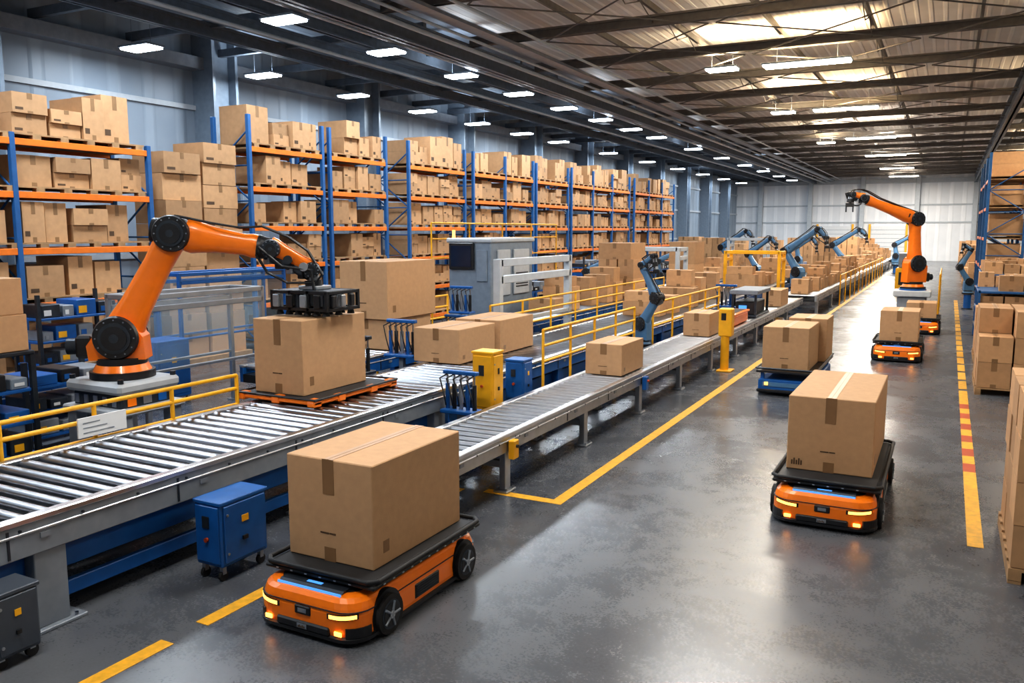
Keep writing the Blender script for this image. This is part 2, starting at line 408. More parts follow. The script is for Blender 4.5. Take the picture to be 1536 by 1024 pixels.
m=M();carton(m,-2.93,-2.12,15.6,16.9,.463,1.25);carton(m,-2.7,-1.98,16.95,17.9,.463,1.3);m.obj("cardboard_boxes_on_cart")
# ------------------------------------------------------------------ conveyors
def conveyor(name,x0,x1,y0,y1,z,railh=.3,pitch=.14,r=.045,legs=(),legw=.09,blue=None,mt=ALU,wide=.07,roll=None):
    m=M();roll=roll or STEEL
    for s,x in((1,x1),(-1,x0)):
        a,b=(x-wide,x) if s>0 else (x,x+wide)
        m.box(a,b,y0,y1,z-railh,z-.02,mt,.006)
        m.box(a-.012,b+.012,y0,y1,z-.03,z+.018,RAILM,.008)
        xs=b if s>0 else a
        yy=y0+.4
        while yy<min(y1,y0+30):
            m.box(xs-.006,xs+.006,yy,yy+.02,z-railh+.02,z-.05,DARK);m.box(xs-.01,xs+.01,yy+.25,yy+.33,z-railh*.6,z-railh*.6+.04,GREY)
            for q in(.1,.6,1.1): m.cyl((xs,yy+q,z-.07),(xs+s*.012,yy+q,z-.07),.012,DARK,seg=6)
            yy+=1.5
        m.cyl((xs,y0,z-railh*.35),(xs,y1,z-railh*.35),.012,RAILM,seg=6)
    y=y0+pitch*.6
    while y<y1:
        m.cyl((x0+wide,y,z-.03),(x1-wide,y,z-.03),r,roll,seg=14 if y<20 else 8,caps=False);y+=pitch
    m.box(x0+wide,x1-wide,y0,y1,z-railh,z-.13,BLACK)
    for ly in legs:
        for x in(x0+.02,x1-legw-.02):
            m.box(x,x+legw,ly-legw*.8,ly+legw*.8,.03,z-railh,mt,.006)
            m.box(x-.05,x+legw+.05,ly-legw*1.5,ly+legw*1.5,0,.03,mt,.006)
            for q in(-1,1): m.cyl((x+legw+.025,ly+q*legw,.03),(x+legw+.025,ly+q*legw,.055),.015,STEEL,seg=6)
        m.box(x0+.05,x1-.05,ly-.03,ly+.03,.28,.36,mt)
    if blue:
        for (z0,z1) in blue:
            for x in(x0+.14,x1-.2): m.box(x,x+.06,y0,y1,z0,z1,BLUE,.008)
    return m.obj(name)
conveyor("roller_conveyor",-7.5,-5.86,-3,9.6,.9,railh=.28,pitch=.19,r=.048,legs=(-2,.9,3.73,6.7,9.2),legw=.16,blue=((.38,.6),(.14,.26)),mt=GREY)
conveyor("roller_conveyor",-7.5,-5.95,9.75,46,.84,railh=.26,pitch=.19,r=.045,legs=[10.3+3*i for i in range(12)],legw=.12,blue=((.3,.5),),mt=BLUE)
conveyor("roller_conveyor",-5.22,-4.34,6.5,30,.68,railh=.2,pitch=.185,r=.036,legs=[8.26+2.35*i for i in range(9)],legw=.08,mt=ALU,roll=STEEL2)
conveyor("roller_conveyor",-5.1,-3.95,30.4,78,.75,railh=.22,pitch=.2,r=.05,legs=[31+4*i for i in range(12)],legw=.1,mt=ALU)
conveyor("roller_conveyor",-9.9,-8.55,9.6,60,.86,railh=.26,pitch=.2,r=.05,legs=[10.2+3.5*i for i in range(14)],legw=.12,mt=BLUE)
conveyor("roller_conveyor",-8.45,-7.8,1.5,5.7,.62,railh=.16,pitch=.15,r=.04,legs=(2.8,5.2),mt=GREY)
conveyor("roller_conveyor",-12.6,-11.5,3,9,.75,railh=.2,pitch=.18,r=.05,legs=(3.5,6,8.5),mt=BLUE)
m=M()
X0,X1,Y0,Y1=-7.74,-6.5,7.45,9.1
m.box(X0+.05,X1-.05,Y0+.05,Y1-.05,.985,1.0,BLACKR,.005)
for (a,b,c,d) in ((X0,X1,Y0,Y0+.07),(X0,X1,Y1-.07,Y1),(X0,X0+.07,Y0,Y1),(X1-.07,X1,Y0,Y1)): m.box(a,b,c,d,.945,.985,ORANGE,.01)
for sx in(X0+.06,(X0+X1)/2,X1-.06):
    for sy in(Y0+.06,Y1-.06): m.box(sx-.06,sx+.06,sy-.07,sy+.07,.92,1.015,ORANGE,.012)
for sy in (Y0+.5,Y1-.5):
    for sx in(X0+.04,X1-.04): m.box(sx-.05,sx+.05,sy-.07,sy+.07,.92,1.01,ORANGE,.012)
m.tube([(X0,Y0,1.01),(X1,Y0,1.01),(X1,Y1,1.01),(X0,Y1,1.01),(X0,Y0,1.01)],.016,BLACK,6)
m.obj("conveyor_tray")
m=M();carton(m,-7.6,-6.82,7.62,8.85,1.002,1.92);m.obj("cardboard_box")
for b in ((-7.72,-6.85,11.3,12.5,.862,1.42),(-7.7,-6.8,12.6,13.9,.862,1.45),(-5.1,-4.48,12.35,13.4,.70,1.2),(-5.08,-4.5,17.9,18.9,.70,1.2),(-4.95,-4.4,26.0,27.3,.7,1.2),
          (-9.7,-8.75,12.0,13.4,.88,1.42),(-9.75,-8.7,11.95,13.5,1.422,2.45)):
    m=M();carton(m,*b);m.obj("cardboard_box")
m=M();m.box(-5.05,-4.45,19.6,21.6,.7,.95,ORANGE,.03);m.box(-5.08,-4.42,19.55,21.65,.95,1.0,ORANGE,.01);m.box(-5.0,-4.5,19.65,21.55,1.0,1.005,BLACK);m.box(-4.8,-4.6,19.54,19.6,.78,.88,WHITE);m.obj("orange_tote")
m=M();m.box(-5.1,-4.4,22.4,24.2,.7,.76,DARK,.01)
for sx in(-5.05,-4.45):
    for sy in(22.5,24.1): m.box(sx-.03,sx+.03,sy-.03,sy+.03,.76,1.3,DARK)
m.box(-5.12,-4.38,22.4,24.2,1.3,1.42,GREY,.02);m.box(-5.0,-4.5,22.6,24,.76,1.1,BLACK,.02);m.box(-4.9,-4.7,22.55,22.6,.9,1.0,LEDB);m.obj("scanner_tunnel")
def pile(name,x0,x1,y0,y1,z,n,smin=.4,smax=.8,stack=.35):
    m=M();y=y0
    while y<y1:
        d=random.uniform(smin,smax);w=random.uniform(.75,1)*(x1-x0);hh=random.uniform(.3,.62)
        xa=x0+random.random()*((x1-x0)-w)
        if random.random()<n:
            carton(m,xa,xa+w,y,y+d,z,z+hh,False,True,'y')
            if random.random()<stack: carton(m,xa+.03,xa+w*.9,y+.02,y+d*.95,z+hh+.004,z+hh+random.uniform(.25,.5),False,True,'y')
        y+=d+random.uniform(.05,.5)
    return m.obj(name)
pile("cardboard_boxes_row",-4.9,-4.15,30.8,76,.77,.85,stack=.3)
pile("cardboard_boxes_row",-7.3,-6.2,20,45,.862,.55,stack=.3)
pile("cardboard_boxes_row",-9.7,-8.8,16,24,.88,.4)
pile("cardboard_boxes_row",-9.7,-8.8,34,59,.88,.85,stack=.5)
m=M()
for (x0,x1,y0,y1,z0,z1) in ((-9.75,-9.2,24.6,25.8,.88,1.5),(-9.15,-8.6,24.6,25.8,.88,1.5),(-9.75,-9.15,24.6,25.9,1.503,2.1),(-9.1,-8.6,24.6,25.9,1.503,2.1),(-9.75,-8.7,24.6,26,2.103,2.6),(-9.6,-8.6,31.6,33,.88,1.7),(-9.6,-8.6,31.6,33,1.703,2.55)):
    carton(m,x0,x1,y0,y1,z0,z1,False)
m.obj("stacked_cardboard_boxes")
def pallet_stack(name,x0,x1,y0,y1,top,nx,ny,nz):
    m=M()
    for k in range(7):
        yy=y0+(y1-y0-.1)*k/6;m.box(x0,x1,yy,yy+.1,.11,.135,WOOD)
    for k in range(3):
        xx=x0+(x1-x0-.1)*k/2;m.box(xx,xx+.1,y0,y1,.03,.11,WOOD);m.box(xx,xx+.1,y0,y1,0,.025,WOOD)
    dz=(top-.14)/nz
    for i in range(nx):
        for j in range(ny):
            for k in range(nz):
                if k==nz-1 and random.random()<.12: continue
                w=(x1-x0)/nx;d=(y1-y0)/ny;g=.008+random.random()*.015
                carton(m,x0+i*w+g,x0+(i+1)*w-g,y0+j*d+g,y0+(j+1)*d-g,.14+k*dz+.003,.14+(k+1)*dz-.003,False,True,'y')
    return m.obj(name)
pallet_stack("pallet_of_boxes",.62,1.9,8.0,9.65,1.64,2,3,4)
pallet_stack("pallet_of_boxes",.58,2.3,17.3,19.2,1.55,3,3,3)
pallet_stack("pallet_of_boxes",.65,2.2,21.6,23.2,1.2,2,2,2)
placed=[];tries=0
while len(placed)<38 and tries<1200:
    tries+=1
    z_=random.choice((0,1,1,1,2,2))
    if z_==0: x,y=random.uniform(3.1,6),random.uniform(30,84)
    elif z_==1: x,y=random.uniform(-18,-11.6),random.uniform(53,87)
    else: x,y=random.uniform(-7.9,-6.8),random.uniform(57,87)
    if any(abs(x-a)<1.7 and abs(y-b)<1.7 for a,b in placed): continue
    placed.append((x,y));pallet_stack("pallet_of_boxes",x,x+1.4,y,y+1.4,random.uniform(1.1,2.6),2,2,random.choice((2,3,4)))
for y in (49.5,53,57,61,65,70,75,80): pallet_stack("pallet_of_boxes",.7+random.random()*.3,2.3,y,y+1.4,random.uniform(1,2.3),2,2,3)
# ------------------------------------------------------------------ racks
def rack(y0,y1,bays,levels,top,x0=-16.25,x1=-15.0,fill=.9):
    m=M();nb=bays;L=(y1-y0)/nb
    for i in range(nb+1):
        y=y0+i*L
        for x in(x0,x1-.1):
            m.box(x,x+.1,y-.05,y+.05,.02,top,BLUER,.008);m.box(x-.04,x+.14,y-.09,y+.09,0,.02,BLUER)
        z=.3;f=0
        while z<top-.9:
            a,b=(x0+.05,x1-.05) if f else (x1-.05,x0+.05)
            m.cyl((a,y,z),(b,y,z+.85),.022,BLUER,seg=6);m.cyl((x0+.05,y,z),(x1-.05,y,z),.022,BLUER,seg=6);z+=.85;f=1-f
    for z in levels:
        for x in(x0+.02,x1-.07):
            m.box(x,x+.06,y0,y1,z-.12,z,ORANGE2,.006)
        yy=y0+.15
        m.box(x0+.08,x1-.08,y0+.05,y1-.05,z-.05,z-.01,WOOD)
        while yy<y1:
            m.box(x1-.16,x1-.02,yy,yy+.16,z,z+.07,WOOD);yy+=.55
        m.box(x0+.1,x1-.02,y0+.1,y1-.1,z+.07,z+.1,WOOD)
    m.obj("pallet_rack")
    m=M()
    lv=list(levels)
    for li,z in enumerate(lv):
        nxt=[q for q in lv if q>z]
        clear=(min(nxt)-z-.26) if nxt else 1.0
        for i in range(nb):
            y=y0+i*L+.1;e=y0+(i+1)*L-.1
            while y<e-.35:
                w=min(random.uniform(.45,.78),e-y)
                if random.random()<fill:
                    zt=z+.102;cnt=random.choice((1,1,2)) if clear>.6 else 1
                    hmax=clear*(random.choice((random.uniform(.55,.8),random.uniform(.8,.98))))
                    if cnt==2: hmax=clear*random.uniform(.75,.98)
                    if not nxt: hmax=random.uniform(.5,.98)
                    hh=hmax/cnt
                    for k in range(cnt):
                        dx=random.uniform(0,.14)
                        carton(m,x0+.15,x1-.06-dx,y+.015,y+w-.015,zt,zt+hh-.004,False,True,'x');zt+=hh
                y+=w+random.choice((0,0,.03,.1))
    m.obj("rack_cardboard_boxes")
rack(3.6,12.3,3,(.3,1.65,2.67,3.7,4.65),4.75,fill=.95)
lev=(.25,1.2,2.15,3.1,4.05,5.0)
rack(15.2,17.85,1,lev,5.75)
rack(18.15,20.7,1,lev,5.75)
rack(21.9,25.3,1,lev,5.75)
rack(25.9,30.7,2,lev,5.75)
rack(31.0,34.2,1,lev,5.7)
rack(34.6,42.2,3,lev,5.75)
rack(43,50.2,3,lev,5.75)
rack(38,41,1,(.3,1.5,2.7,3.9,5.0),6.0,x0=1.2,x1=2.6)
rack(41.5,47.5,2,(.3,1.5,2.7,3.9,5.0),6.0,x0=1.2,x1=2.6)
m=M()
for j in range(2):
    z=.1
    while z<4.7:
        hh=random.uniform(.42,.6)
        carton(m,-16.1,-15.1-random.random()*.1,12.75+j*1.12,13.82+j*1.12-random.random()*.1,z,z+hh-.008,False,True,'x');z+=hh
m.box(-16.2,-15.0,12.6,15,0,.1,WOOD)
m.obj("stacked_cardboard_boxes")
def low_shelf(x0,x1,y0,y1,h):
    m=M()
    for x in(x0,x1-.06):
        for y in(y0,(y0+y1)/2,y1-.06): m.box(x,x+.06,y,y+.06,0,h,BLUER)
    for z in(.35,h-.6,h-.08): m.box(x0,x1,y0,y1,z,z+.06,BLUER if z>.4 else DARK,.01)
    for z in(.412,h-.538,h-.018):
        y=y0+.1
        while y<y1-.5:
            x=x0+.05
            while x<x1-.5:
                w=random.uniform(.4,.6)
                if random.random()<.8: carton(m,x,x+w-.04,y,y+.5,z,z+random.uniform(.25,.42),False)
                x+=w
            y+=.6
    m.obj("parts_shelf")
low_shelf(.75,2.6,24.8,27.5,1.45);low_shelf(.95,2.8,29,33,1.7)
# ------------------------------------------------------------------ railings
def railing(pts,zs,post=1.3,r=.024,mt=YELLOW,z0=0,name="safety_railing",sign=False):
    m=M()
    for z in zs: m.tube([(x,y,z) for x,y in pts],r,mt,8)
    for (xa,ya),(xb,yb) in zip(pts,pts[1:]):
        L=math.hypot(xb-xa,yb-ya);n=max(1,round(L/post))
        for k in range(n+1):
            x=xa+(xb-xa)*k/n;y=ya+(yb-ya)*k/n
            m.cyl((x,y,z0),(x,y,max(zs)),r,mt,seg=8);m.cyl((x,y,z0),(x,y,z0+.015),r*2.4,mt,seg=8)
    if sign:
        m.box(-7.61,-7.59,5.2,5.75,.93,1.13,WHITE)
        for k in range(3): m.box(-7.588,-7.586,5.25,5.6-.08*k,.97+k*.05,.98+k*.05,GREY)
    return m.obj(name)
railing([(-7.64,4.45),(-7.64,7.35)],(1.24,1.08,.88),.95,sign=True)
railing([(-8.6,2.6),(-8.6,1.2),(-7.64,1.2),(-7.64,4.1),(-8.6,4.1)],(1.24,1.08,.88),1.3)
railing([(-5.55,11.7),(-5.55,16.0)],(1.45,1.2,.95),1.1)
railing([(-5.55,17.2),(-5.55,23)],(1.45,1.2,.95),1.3)
railing([(-8.05,14.5),(-8.05,26)],(1.5,1.25,1.0),1.4)
railing([(-10.3,11),(-10.3,16.5)],(1.5,1.25,1.0),1.3)
railing([(-13,20),(-13,28.5)],(3.2,2.75,2.2),2.1,name="mezzanine_railing")
railing([(-3.8,36),(-3.8,60)],(1.2,.9),2)
railing([(-.2,31.5),(-.2,37)],(1.5,1.1,.7),1.5)
# ------------------------------------------------------------------ robots
def robot(base,pts,s=1.0,body=ORANGE,joint=BLACK,ped='plinth',grip='vacuum',name="industrial_robot_arm"):
    m=M();S,E,Wr,H,G=[Vector(p) for p in pts]
    d=Vector((G.x-S.x,G.y-S.y,0));d.normalize();n=Vector((0,0,1)).cross(d)
    bx,by,bz=base
    F=Matrix(((d.x,n.x,0,bx),(d.y,n.y,0,by),(0,0,1,0),(0,0,0,1)))
    if ped=='plinth':
        m.T=Matrix.Translation((bx,by,0))
        m.box(-.5,.5,-.45,.45,bz-.17,bz-.03,LGREY,.04);m.box(-.44,.44,-.38,.38,bz-.36,bz-.17,DARK,.02)
        m.box(-.54,.54,-.48,.48,bz-.42,bz-.34,LGREY,.02)
        for sx in(-.42,.42):
            for sy in(-.36,.36): m.box(sx-.08,sx+.08,sy-.08,sy+.08,0,bz-.40,GREY,.01);m.cyl((sx*1.05,sy*1.05,bz-.03),(sx*1.05,sy*1.05,bz+.02),.035,DARK,seg=8)
        m.box(-.44,.44,-.36,.36,0,.08,GREY,.01)
        for k in range(5): m.box(-.40+k*.17,-.33+k*.17,-.39,-.38,bz-.32,bz-.21,ALU)
        for k in range(3): m.box(.44,.45,-.3+k*.22,-.18+k*.22,bz-.32,bz-.21,(ORANGE,ALU,BLUE)[k])
    elif ped=='post':
        m.T=Matrix.Translation((bx,by,0));m.cyl((0,0,0),(0,0,bz),.24*s,BLUE if body is LBLUE else LGREY,seg=20);m.cyl((0,0,0),(0,0,.04),.34*s,DARK,seg=20);m.cyl((0,0,bz-.05),(0,0,bz),.3*s,GREY,seg=20)
    elif ped=='block':
        m.T=Matrix.Translation((bx,by,0));m.box(-.5,.5,-.5,.5,0,.35,BLUE,.03);m.box(-.42,.42,-.42,.42,.35,bz-.25,GREY,.04);m.box(-.55,.55,-.5,.5,bz-.25,bz-.05,LGREY,.03);m.cyl((0,0,bz-.05),(0,0,bz),.4,BLUE,seg=20)
    m.T=F
    m.cyl((0,0,bz-.03),(0,0,bz+.06*s),.38*s,BLACK,seg=28)
    m.cyl((0,0,bz+.06*s),(0,0,bz+.14*s),.34*s,body,r1=.30*s,seg=28)
    m.cyl((0,0,bz+.14*s),(0,0,bz+.22*s),.29*s,BLACK,seg=28)
    sh=S.z
    m.prism([(-.34*s,bz+.2*s),(.32*s,bz+.2*s),(.30*s,sh),(.12*s,sh+.22*s),(-.14*s,sh+.2*s),(-.36*s,sh-.1*s)],'y',-.17*s,.17*s,body)
    m.box(-.5*s,-.3*s,-.13*s,.13*s,bz+.22*s,bz+.5*s,BLACK,.03*s)
    m.cyl((-.62*s,0,bz+.36*s),(-.4*s,0,bz+.36*s),.10*s,DARK,seg=14)
    m.T=Matrix.Identity(4)
    def hub(P,r,w,mc,mb):
        m.cyl(P-n*w,P+n*w,r*.96,mb,seg=28)
        for sg in(-1,1):
            m.cyl(P+n*sg*w,P+n*sg*(w+.05*s),r,mc,r1=r*.93,seg=28)
            m.cyl(P+n*sg*(w+.05*s),P+n*sg*(w+.07*s),r*.7,DARK,seg=24)
            m.cyl(P+n*sg*(w+.065*s),P+n*sg*(w+.085*s),r*.55,BLACK,seg=24)
            m.cyl(P+n*sg*(w+.08*s),P+n*sg*(w+.095*s),r*.2,DARK,seg=16)
            for k in range(12):
                t=2*math.pi*k/12;u=d*math.cos(t)+Vector((0,0,1))*math.sin(t)
                q=P+u*r*.82;m.cyl(q+n*sg*(w+.045*s),q+n*sg*(w+.055*s),.010*s,GREY,seg=6)
    hub(S,.27*s,.22*s,joint,body)
    def limb(A,B,ra,rb,mt=body,seg=20,prof=((0,1.0),(.12,1.05),(.3,.92),(.7,.88),(.9,1.0),(1,1.0))):
        ax=(B-A).normalized();up=ax.cross(n).normalized();rings=[]
        for t,k in prof:
            c=A.lerp(B,t);r=(ra+(rb-ra)*t)*k
            rings.append([c+up*(r*math.copysign(abs(math.cos(a))**.7,math.cos(a)))+n*(r*.86*math.copysign(abs(math.sin(a))**.7,math.sin(a))) for a in [2*math.pi*q/seg for q in range(seg)]])
        m.loft(rings,mt,True)
        return ax,up
    limb(S,E,.215*s,.175*s)
    hub(E,.225*s,.17*s,joint,joint)
    ax=(Wr-E).normalized()
    m.cyl(E-ax*.26*s,E+ax*.05*s,.15*s,BLACK,r1=.2*s,seg=20)
    up=ax.cross(n).normalized()
    if up.z<0: up=-up
    limb(E+ax*.16*s,Wr-ax*.02*s,.20*s,.14*s,prof=((0,1.0),(.08,1.08),(.2,1.0),(.45,.88),(.8,.88),(.92,1.05),(1,1.05)))
    for t in(.12,.93):
        c=E.lerp(Wr,t+.06);m.cyl(c-ax*.02*s,c+ax*.02*s,.185*s if t<.5 else .155*s,BLACK,seg=22)
    m.cyl(Wr,Wr+ax*.12*s,.15*s,BLACK,r1=.13*s,seg=20)
    hub(Wr+ax*.14*s,.12*s,.1*s,DARK,joint)
    w2=(H-Wr).normalized()
    u2=w2.cross(n).normalized()
    if u2.z<0:u2=-u2
    limb(Wr+ax*.1*s+u2*.04*s,H+u2*.03*s,.12*s,.085*s,mt=body)
    limb(Wr+ax*.1*s-u2*.08*s,H-u2*.08*s,.07*s,.07*s,mt=DARK)
    hub(H,.10*s,.09*s,joint,DARK)
    m.cyl(H,G+Vector((0,0,.16*s)),.075*s,ALU,seg=16);m.cyl(H.lerp(G,.35),H.lerp(G,.6),.11*s,BLACK,seg=18)
    for k,off in enumerate((-.12,-.06,.05)):
        o=n*off*s
        m.tube([E+o+up*.22*s,E.lerp(Wr,.4)+o+up*.2*s,E.lerp(Wr,.75)+o+up*.2*s,Wr+o+up*.26*s,Wr.lerp(H,.4)+o+u2*.26*s,Wr.lerp(H,.8)+o+u2*.2*s,H+o+w2*.14*s,G+o+Vector((0,0,.2*s))],.014*s,BLACK,6)
        if k<2: m.tube([Wr+o-u2*.1*s,Wr.lerp(H,.3)+o-u2*.25*s,Wr.lerp(H,.7)+o-u2*.27*s,G+o+Vector((0,0,.22*s))],.014*s,(BLACK,DARK)[k],6)
    for k in range(4):
        q=Wr.lerp(H,.15+.22*k);m.box(q.x-.05*s,q.x+.05*s,q.y-.05*s,q.y+.05*s,q.z-.17*s,q.z-.07*s,(ALU,BLACK)[k%2],.01)
    if grip=='vacuum':
        for sg in(-1,1):
            for k in range(3):
                q=Wr.lerp(H,.25+.3*k)+n*sg*.15*s;m.cyl(q-n*.045*s,q+n*.045*s,.055*s,(BLACK,DARK,ALU)[k],seg=14)
            m.tube([Wr+n*sg*.17*s,Wr.lerp(H,.5)+n*sg*.2*s-u2*.1*s,H+n*sg*.17*s,G+n*sg*.2*s+Vector((0,0,.12))],.018*s,BLACK,6)
    m.T=Matrix.Translation(G)
    if grip=='vacuum':
        a,b,z0,z1=.44*s,.30*s,-.12*s,.13*s
        for z in(z0+.02,z1-.02):
            for sy in(-b,b): m.box(-a,a,sy-.02,sy+.02,z-.02,z+.02,BLACK,.005)
            for sx in(-a,0,a): m.box(sx-.02,sx+.02,-b,b,z-.02,z+.02,BLACK,.005)
        for sx in(-a,-a/3,a/3,a):
            for sy in(-b,b): m.box(sx-.02,sx+.02,sy-.02,sy+.02,z0,z1,BLACK)
        m.box(-a*.9,a*.9,-b*.8,b*.8,z1-.05,z1,DARK,.01);m.box(-.15*s,.15*s,-.15*s,.15*s,z1,z1+.05*s,ALU,.01)
        for ix in range(6):
            for iy in(-1,0,1):
                x=-a*.85+ix*a*.34;yy=iy*b*.8
                m.cyl((x,yy,z0+.03),(x,yy,z1-.05),.04*s,(ALU,DARK,LGREY)[(ix+iy)%3],seg=10);m.cyl((x,yy,z0-.06*s),(x,yy,z0+.03),.05*s,RUBBER,r1=.025*s,seg=12)
        for k in range(4): m.box(-a*.8+k*a*.5-.05,-a*.8+k*a*.5+.05,-b-.05*s,-b-.01*s,-.08*s,.08*s,(GREY,BLACK)[k%2],.01)
        for k in range(3): m.box(a+.01,a+.05,-b*.7+k*b*.6-.04,-b*.7+k*b*.6+.04,-.07,.08,(BLACK,ALU)[k%2],.01)
    else:
        m.box(-.12*s,.12*s,-.06*s,.06*s,.02*s,.14*s,joint,.01)
        for sg in(-1,1): m.box(sg*.1*s-.02*s,sg*.1*s+.02*s,-.03*s,.03*s,-.14*s,.06*s,DARK,.005)
    m.T=Matrix.Identity(4)
    return m.obj(name)
robot((-9.05,6.85,1.22),[(-9.05,6.85,1.70),(-8.50,7.27,2.96),(-7.68,7.88,2.79),(-7.18,8.26,2.50),(-7.16,8.28,2.12)],1.0)
robot((-.95,29.6,1.15),[(-.95,29.6,1.95),(-1.0,29.55,3.35),(-2.4,28.6,3.95),(-2.8,28.3,4.1),(-2.83,28.28,3.7)],1.0,ped='block',grip='claw')
def mini(base,d,s,pose=0,body=LBLUE,ped='post',nm="industrial_robot_arm"):
    bx,by,bz=base;d=Vector((d[0],d[1],0)).normalized()
    P=[(0,.45),(-.1,1.0),(.55,1.35),(.8,1.1),(.82,.75)] if pose==0 else ([(0,.45),(.35,1.0),(.0,1.6),(.25,1.85),(.32,1.5)] if pose==1 else [(0,.45),(-.45,1.0),(.55,1.6),(.85,1.4),(.9,1.1)])
    robot(base,[(bx+d.x*a*s,by+d.y*a*s,bz+z*s) for a,z in P],s*.55,body=body,joint=BLACK,ped=ped,grip='claw',name=nm)
mini((-5.58,16.6,.62),(1,-.3),1.0,1)
mini((-8.1,41,.6),(.9,-.5),1.25,2)
mini((-5.53,36.5,.6),(.9,-.5),1.5,2)
mini((-10.7,47,.6),(.9,-.3),1.45,2)
mini((-10.7,34,.6),(.9,.3),1.1,0)
mini((-10.9,26.6,.6),(.9,.3),1.0,0)
mini((-5.6,54,.6),(1,-.3),1.5,2)
mini((-3.2,64,.6),(1,-.3),1.4,0)
mini((.75,36.3,.6),(-1,-.3),1.0,1)
mini((-8.2,54,.6),(1,-.3),1.4,0)
# ------------------------------------------------------------------ cabinets & machines
def control_box(name,x0,x1,y0,y1,z0,z1,mt,stand=None,casters=False):
    m=M();m.box(x0,x1,y0,y1,z0,z1,mt,.015);w=x1-x0;d=y1-y0;h=z1-z0
    m.box(x0+w*.06,x1-w*.06,y0-.012,y0,z0+h*.06,z1-h*.06,mt,.006)
    m.box(x1,x1+.012,y0+d*.06,y1-d*.06,z0+h*.06,z1-h*.06,mt,.006)
    m.box(x0-.01,x1+.01,y0-.01,y1+.01,z1-.02,z1+.012,mt,.006)
    m.box(x1+.012,x1+.018,y0+d*.42,y0+d*.56,z0+h*.62,z0+h*.72,YELLOW if mt is not YELLOW else BLACK)
    m.box(x1+.012,x1+.03,y0+d*.42,y0+d*.52,z0+h*.34,z0+h*.4,BLACK)
    m.box(x0+w*.35,x0+w*.6,y0-.02,y0-.012,z0+h*.6,z0+h*.78,DARK);m.cyl((x0+w*.5,y0-.012,z0+h*.42),(x0+w*.5,y0-.035,z0+h*.42),.02,RED,seg=10)
    for k in range(2): m.cyl((x1+.0,y0+d*.12,z0+h*(.2+.6*k)),(x1+.02,y0+d*.12,z0+h*(.2+.6*k)),.012,ALU,seg=8)
    if stand:
        m.box(x0+w*.25,x1-w*.25,y0+d*.25,y1-d*.25,.02,z0,mt,.01);m.box(x0,x1,y0,y1,0,.02,DARK)
    if casters:
        for x in(x0+.05,x1-.05):
            for y in(y0+.05,y1-.05): m.cyl((x-.015,y,.045),(x+.015,y,.045),.045,RUBBER,seg=14);m.box(x-.02,x+.02,y-.02,y+.02,.06,z0,ALU)
    return m.obj(name)
control_box("blue_control_cabinet",-5.64,-5.33,4.88,5.42,.13,.70,BLUE,casters=True)
control_box("motor_drive_box",-5.82,-5.56,3.10,3.42,.08,.54,NAVY,casters=True)
control_box("yellow_control_cabinet",-5.70,-5.38,9.75,10.05,.55,1.35,YELLOW,stand=True)
control_box("blue_control_cabinet",-5.72,-5.42,10.75,11.05,.5,1.1,BLUE,stand=True)
control_box("electrical_cabinet",-12.4,-11.8,9.6,10.3,.1,1.1,BLUE,casters=True)
m=M();m.cyl((-4.13,17.8,.02),(-4.13,17.8,.9),.09,YELLOW,seg=14);m.box(-4.26,-3.98,17.7,17.95,.75,1.35,YELLOW,.02);m.box(-4.26,-3.95,17.6,18.0,0,.03,YELLOW,.005);m.box(-4.2,-4.1,17.69,17.7,1.1,1.25,BLACK);m.obj("yellow_sensor_post")
for yy in (8.2,12.9):
    m=M();m.box(-4.325,-4.25,yy,yy+.13,.40,.62,YELLOW if yy<9 else BLUE,.01);m.cyl((-4.25,yy+.065,.55),(-4.22,yy+.065,.55),.02,RED if yy>9 else BLACK,seg=8);m.obj("emergency_stop_box")
def manifold(x,y,z,s=1,mt=BLUE):
    m=M();m.box(x-.3*s,x+.3*s,y-.15*s,y+.15*s,z,z+.05,mt,.01);m.box(x-.04,x+.04,y-.04,y+.04,0,z,GREY)
    for k in range(5):
        xx=x-.24*s+k*.12*s
        m.cyl((xx,y,z+.05),(xx,y,z+.45*s),.035*s,(mt,BLACK,ALU)[k%3],seg=10);m.cyl((xx,y,z+.45*s),(xx,y,z+.6*s),.015*s,STEEL,seg=8)
        m.tube([(xx,y-.05,z+.1),(xx+.05,y-.2*s,z+.3*s),(xx-.04,y-.15*s,z+.55*s),(xx,y,z+.6*s)],.01,BLACK,5)
    m.box(x-.3*s,x+.3*s,y-.05*s,y+.05*s,z+.6*s,z+.66*s,mt,.01)
    m.obj("pneumatic_valve_unit")
manifold(-5.55,9.2,.62,.85);manifold(-8.02,11.4,.9,.95);manifold(-8.03,10.2,.8,.9,DARK);manifold(-10.4,17.3,1,1.0);manifold(-5.58,24,.8,1.0);manifold(-8.12,13.3,.9,.8,BLUE)
m=M();m.box(-11.5,-10.25,18.5,20.9,.1,2.75,BGREY,.03);m.box(-11.55,-10.2,18.45,20.95,2.68,2.8,LGREY,.03)
m.box(-11.45,-10.72,18.42,18.5,2.0,2.68,BLACK,.02);m.box(-11.38,-10.79,18.41,18.42,2.07,2.6,SCREEN)
m.box(-10.65,-10.35,18.46,18.5,1.7,2.5,BGREY,.01);m.box(-10.25,-10.2,18.8,19.5,1.3,2.5,LGREY,.02);m.box(-10.25,-10.2,19.7,20.6,1.3,2.5,LGREY,.02)
for k in range(6): m.box(-10.2,-10.19,19.8,20.5,1.5+k*.07,1.53+k*.07,DARK)
m.cyl((-11.4,18.6,2.8),(-11.4,18.6,3.0),.04,LED,seg=10);m.box(-11.5,-10.2,18.6,20.8,0,.1,DARK);m.obj("packaging_machine")
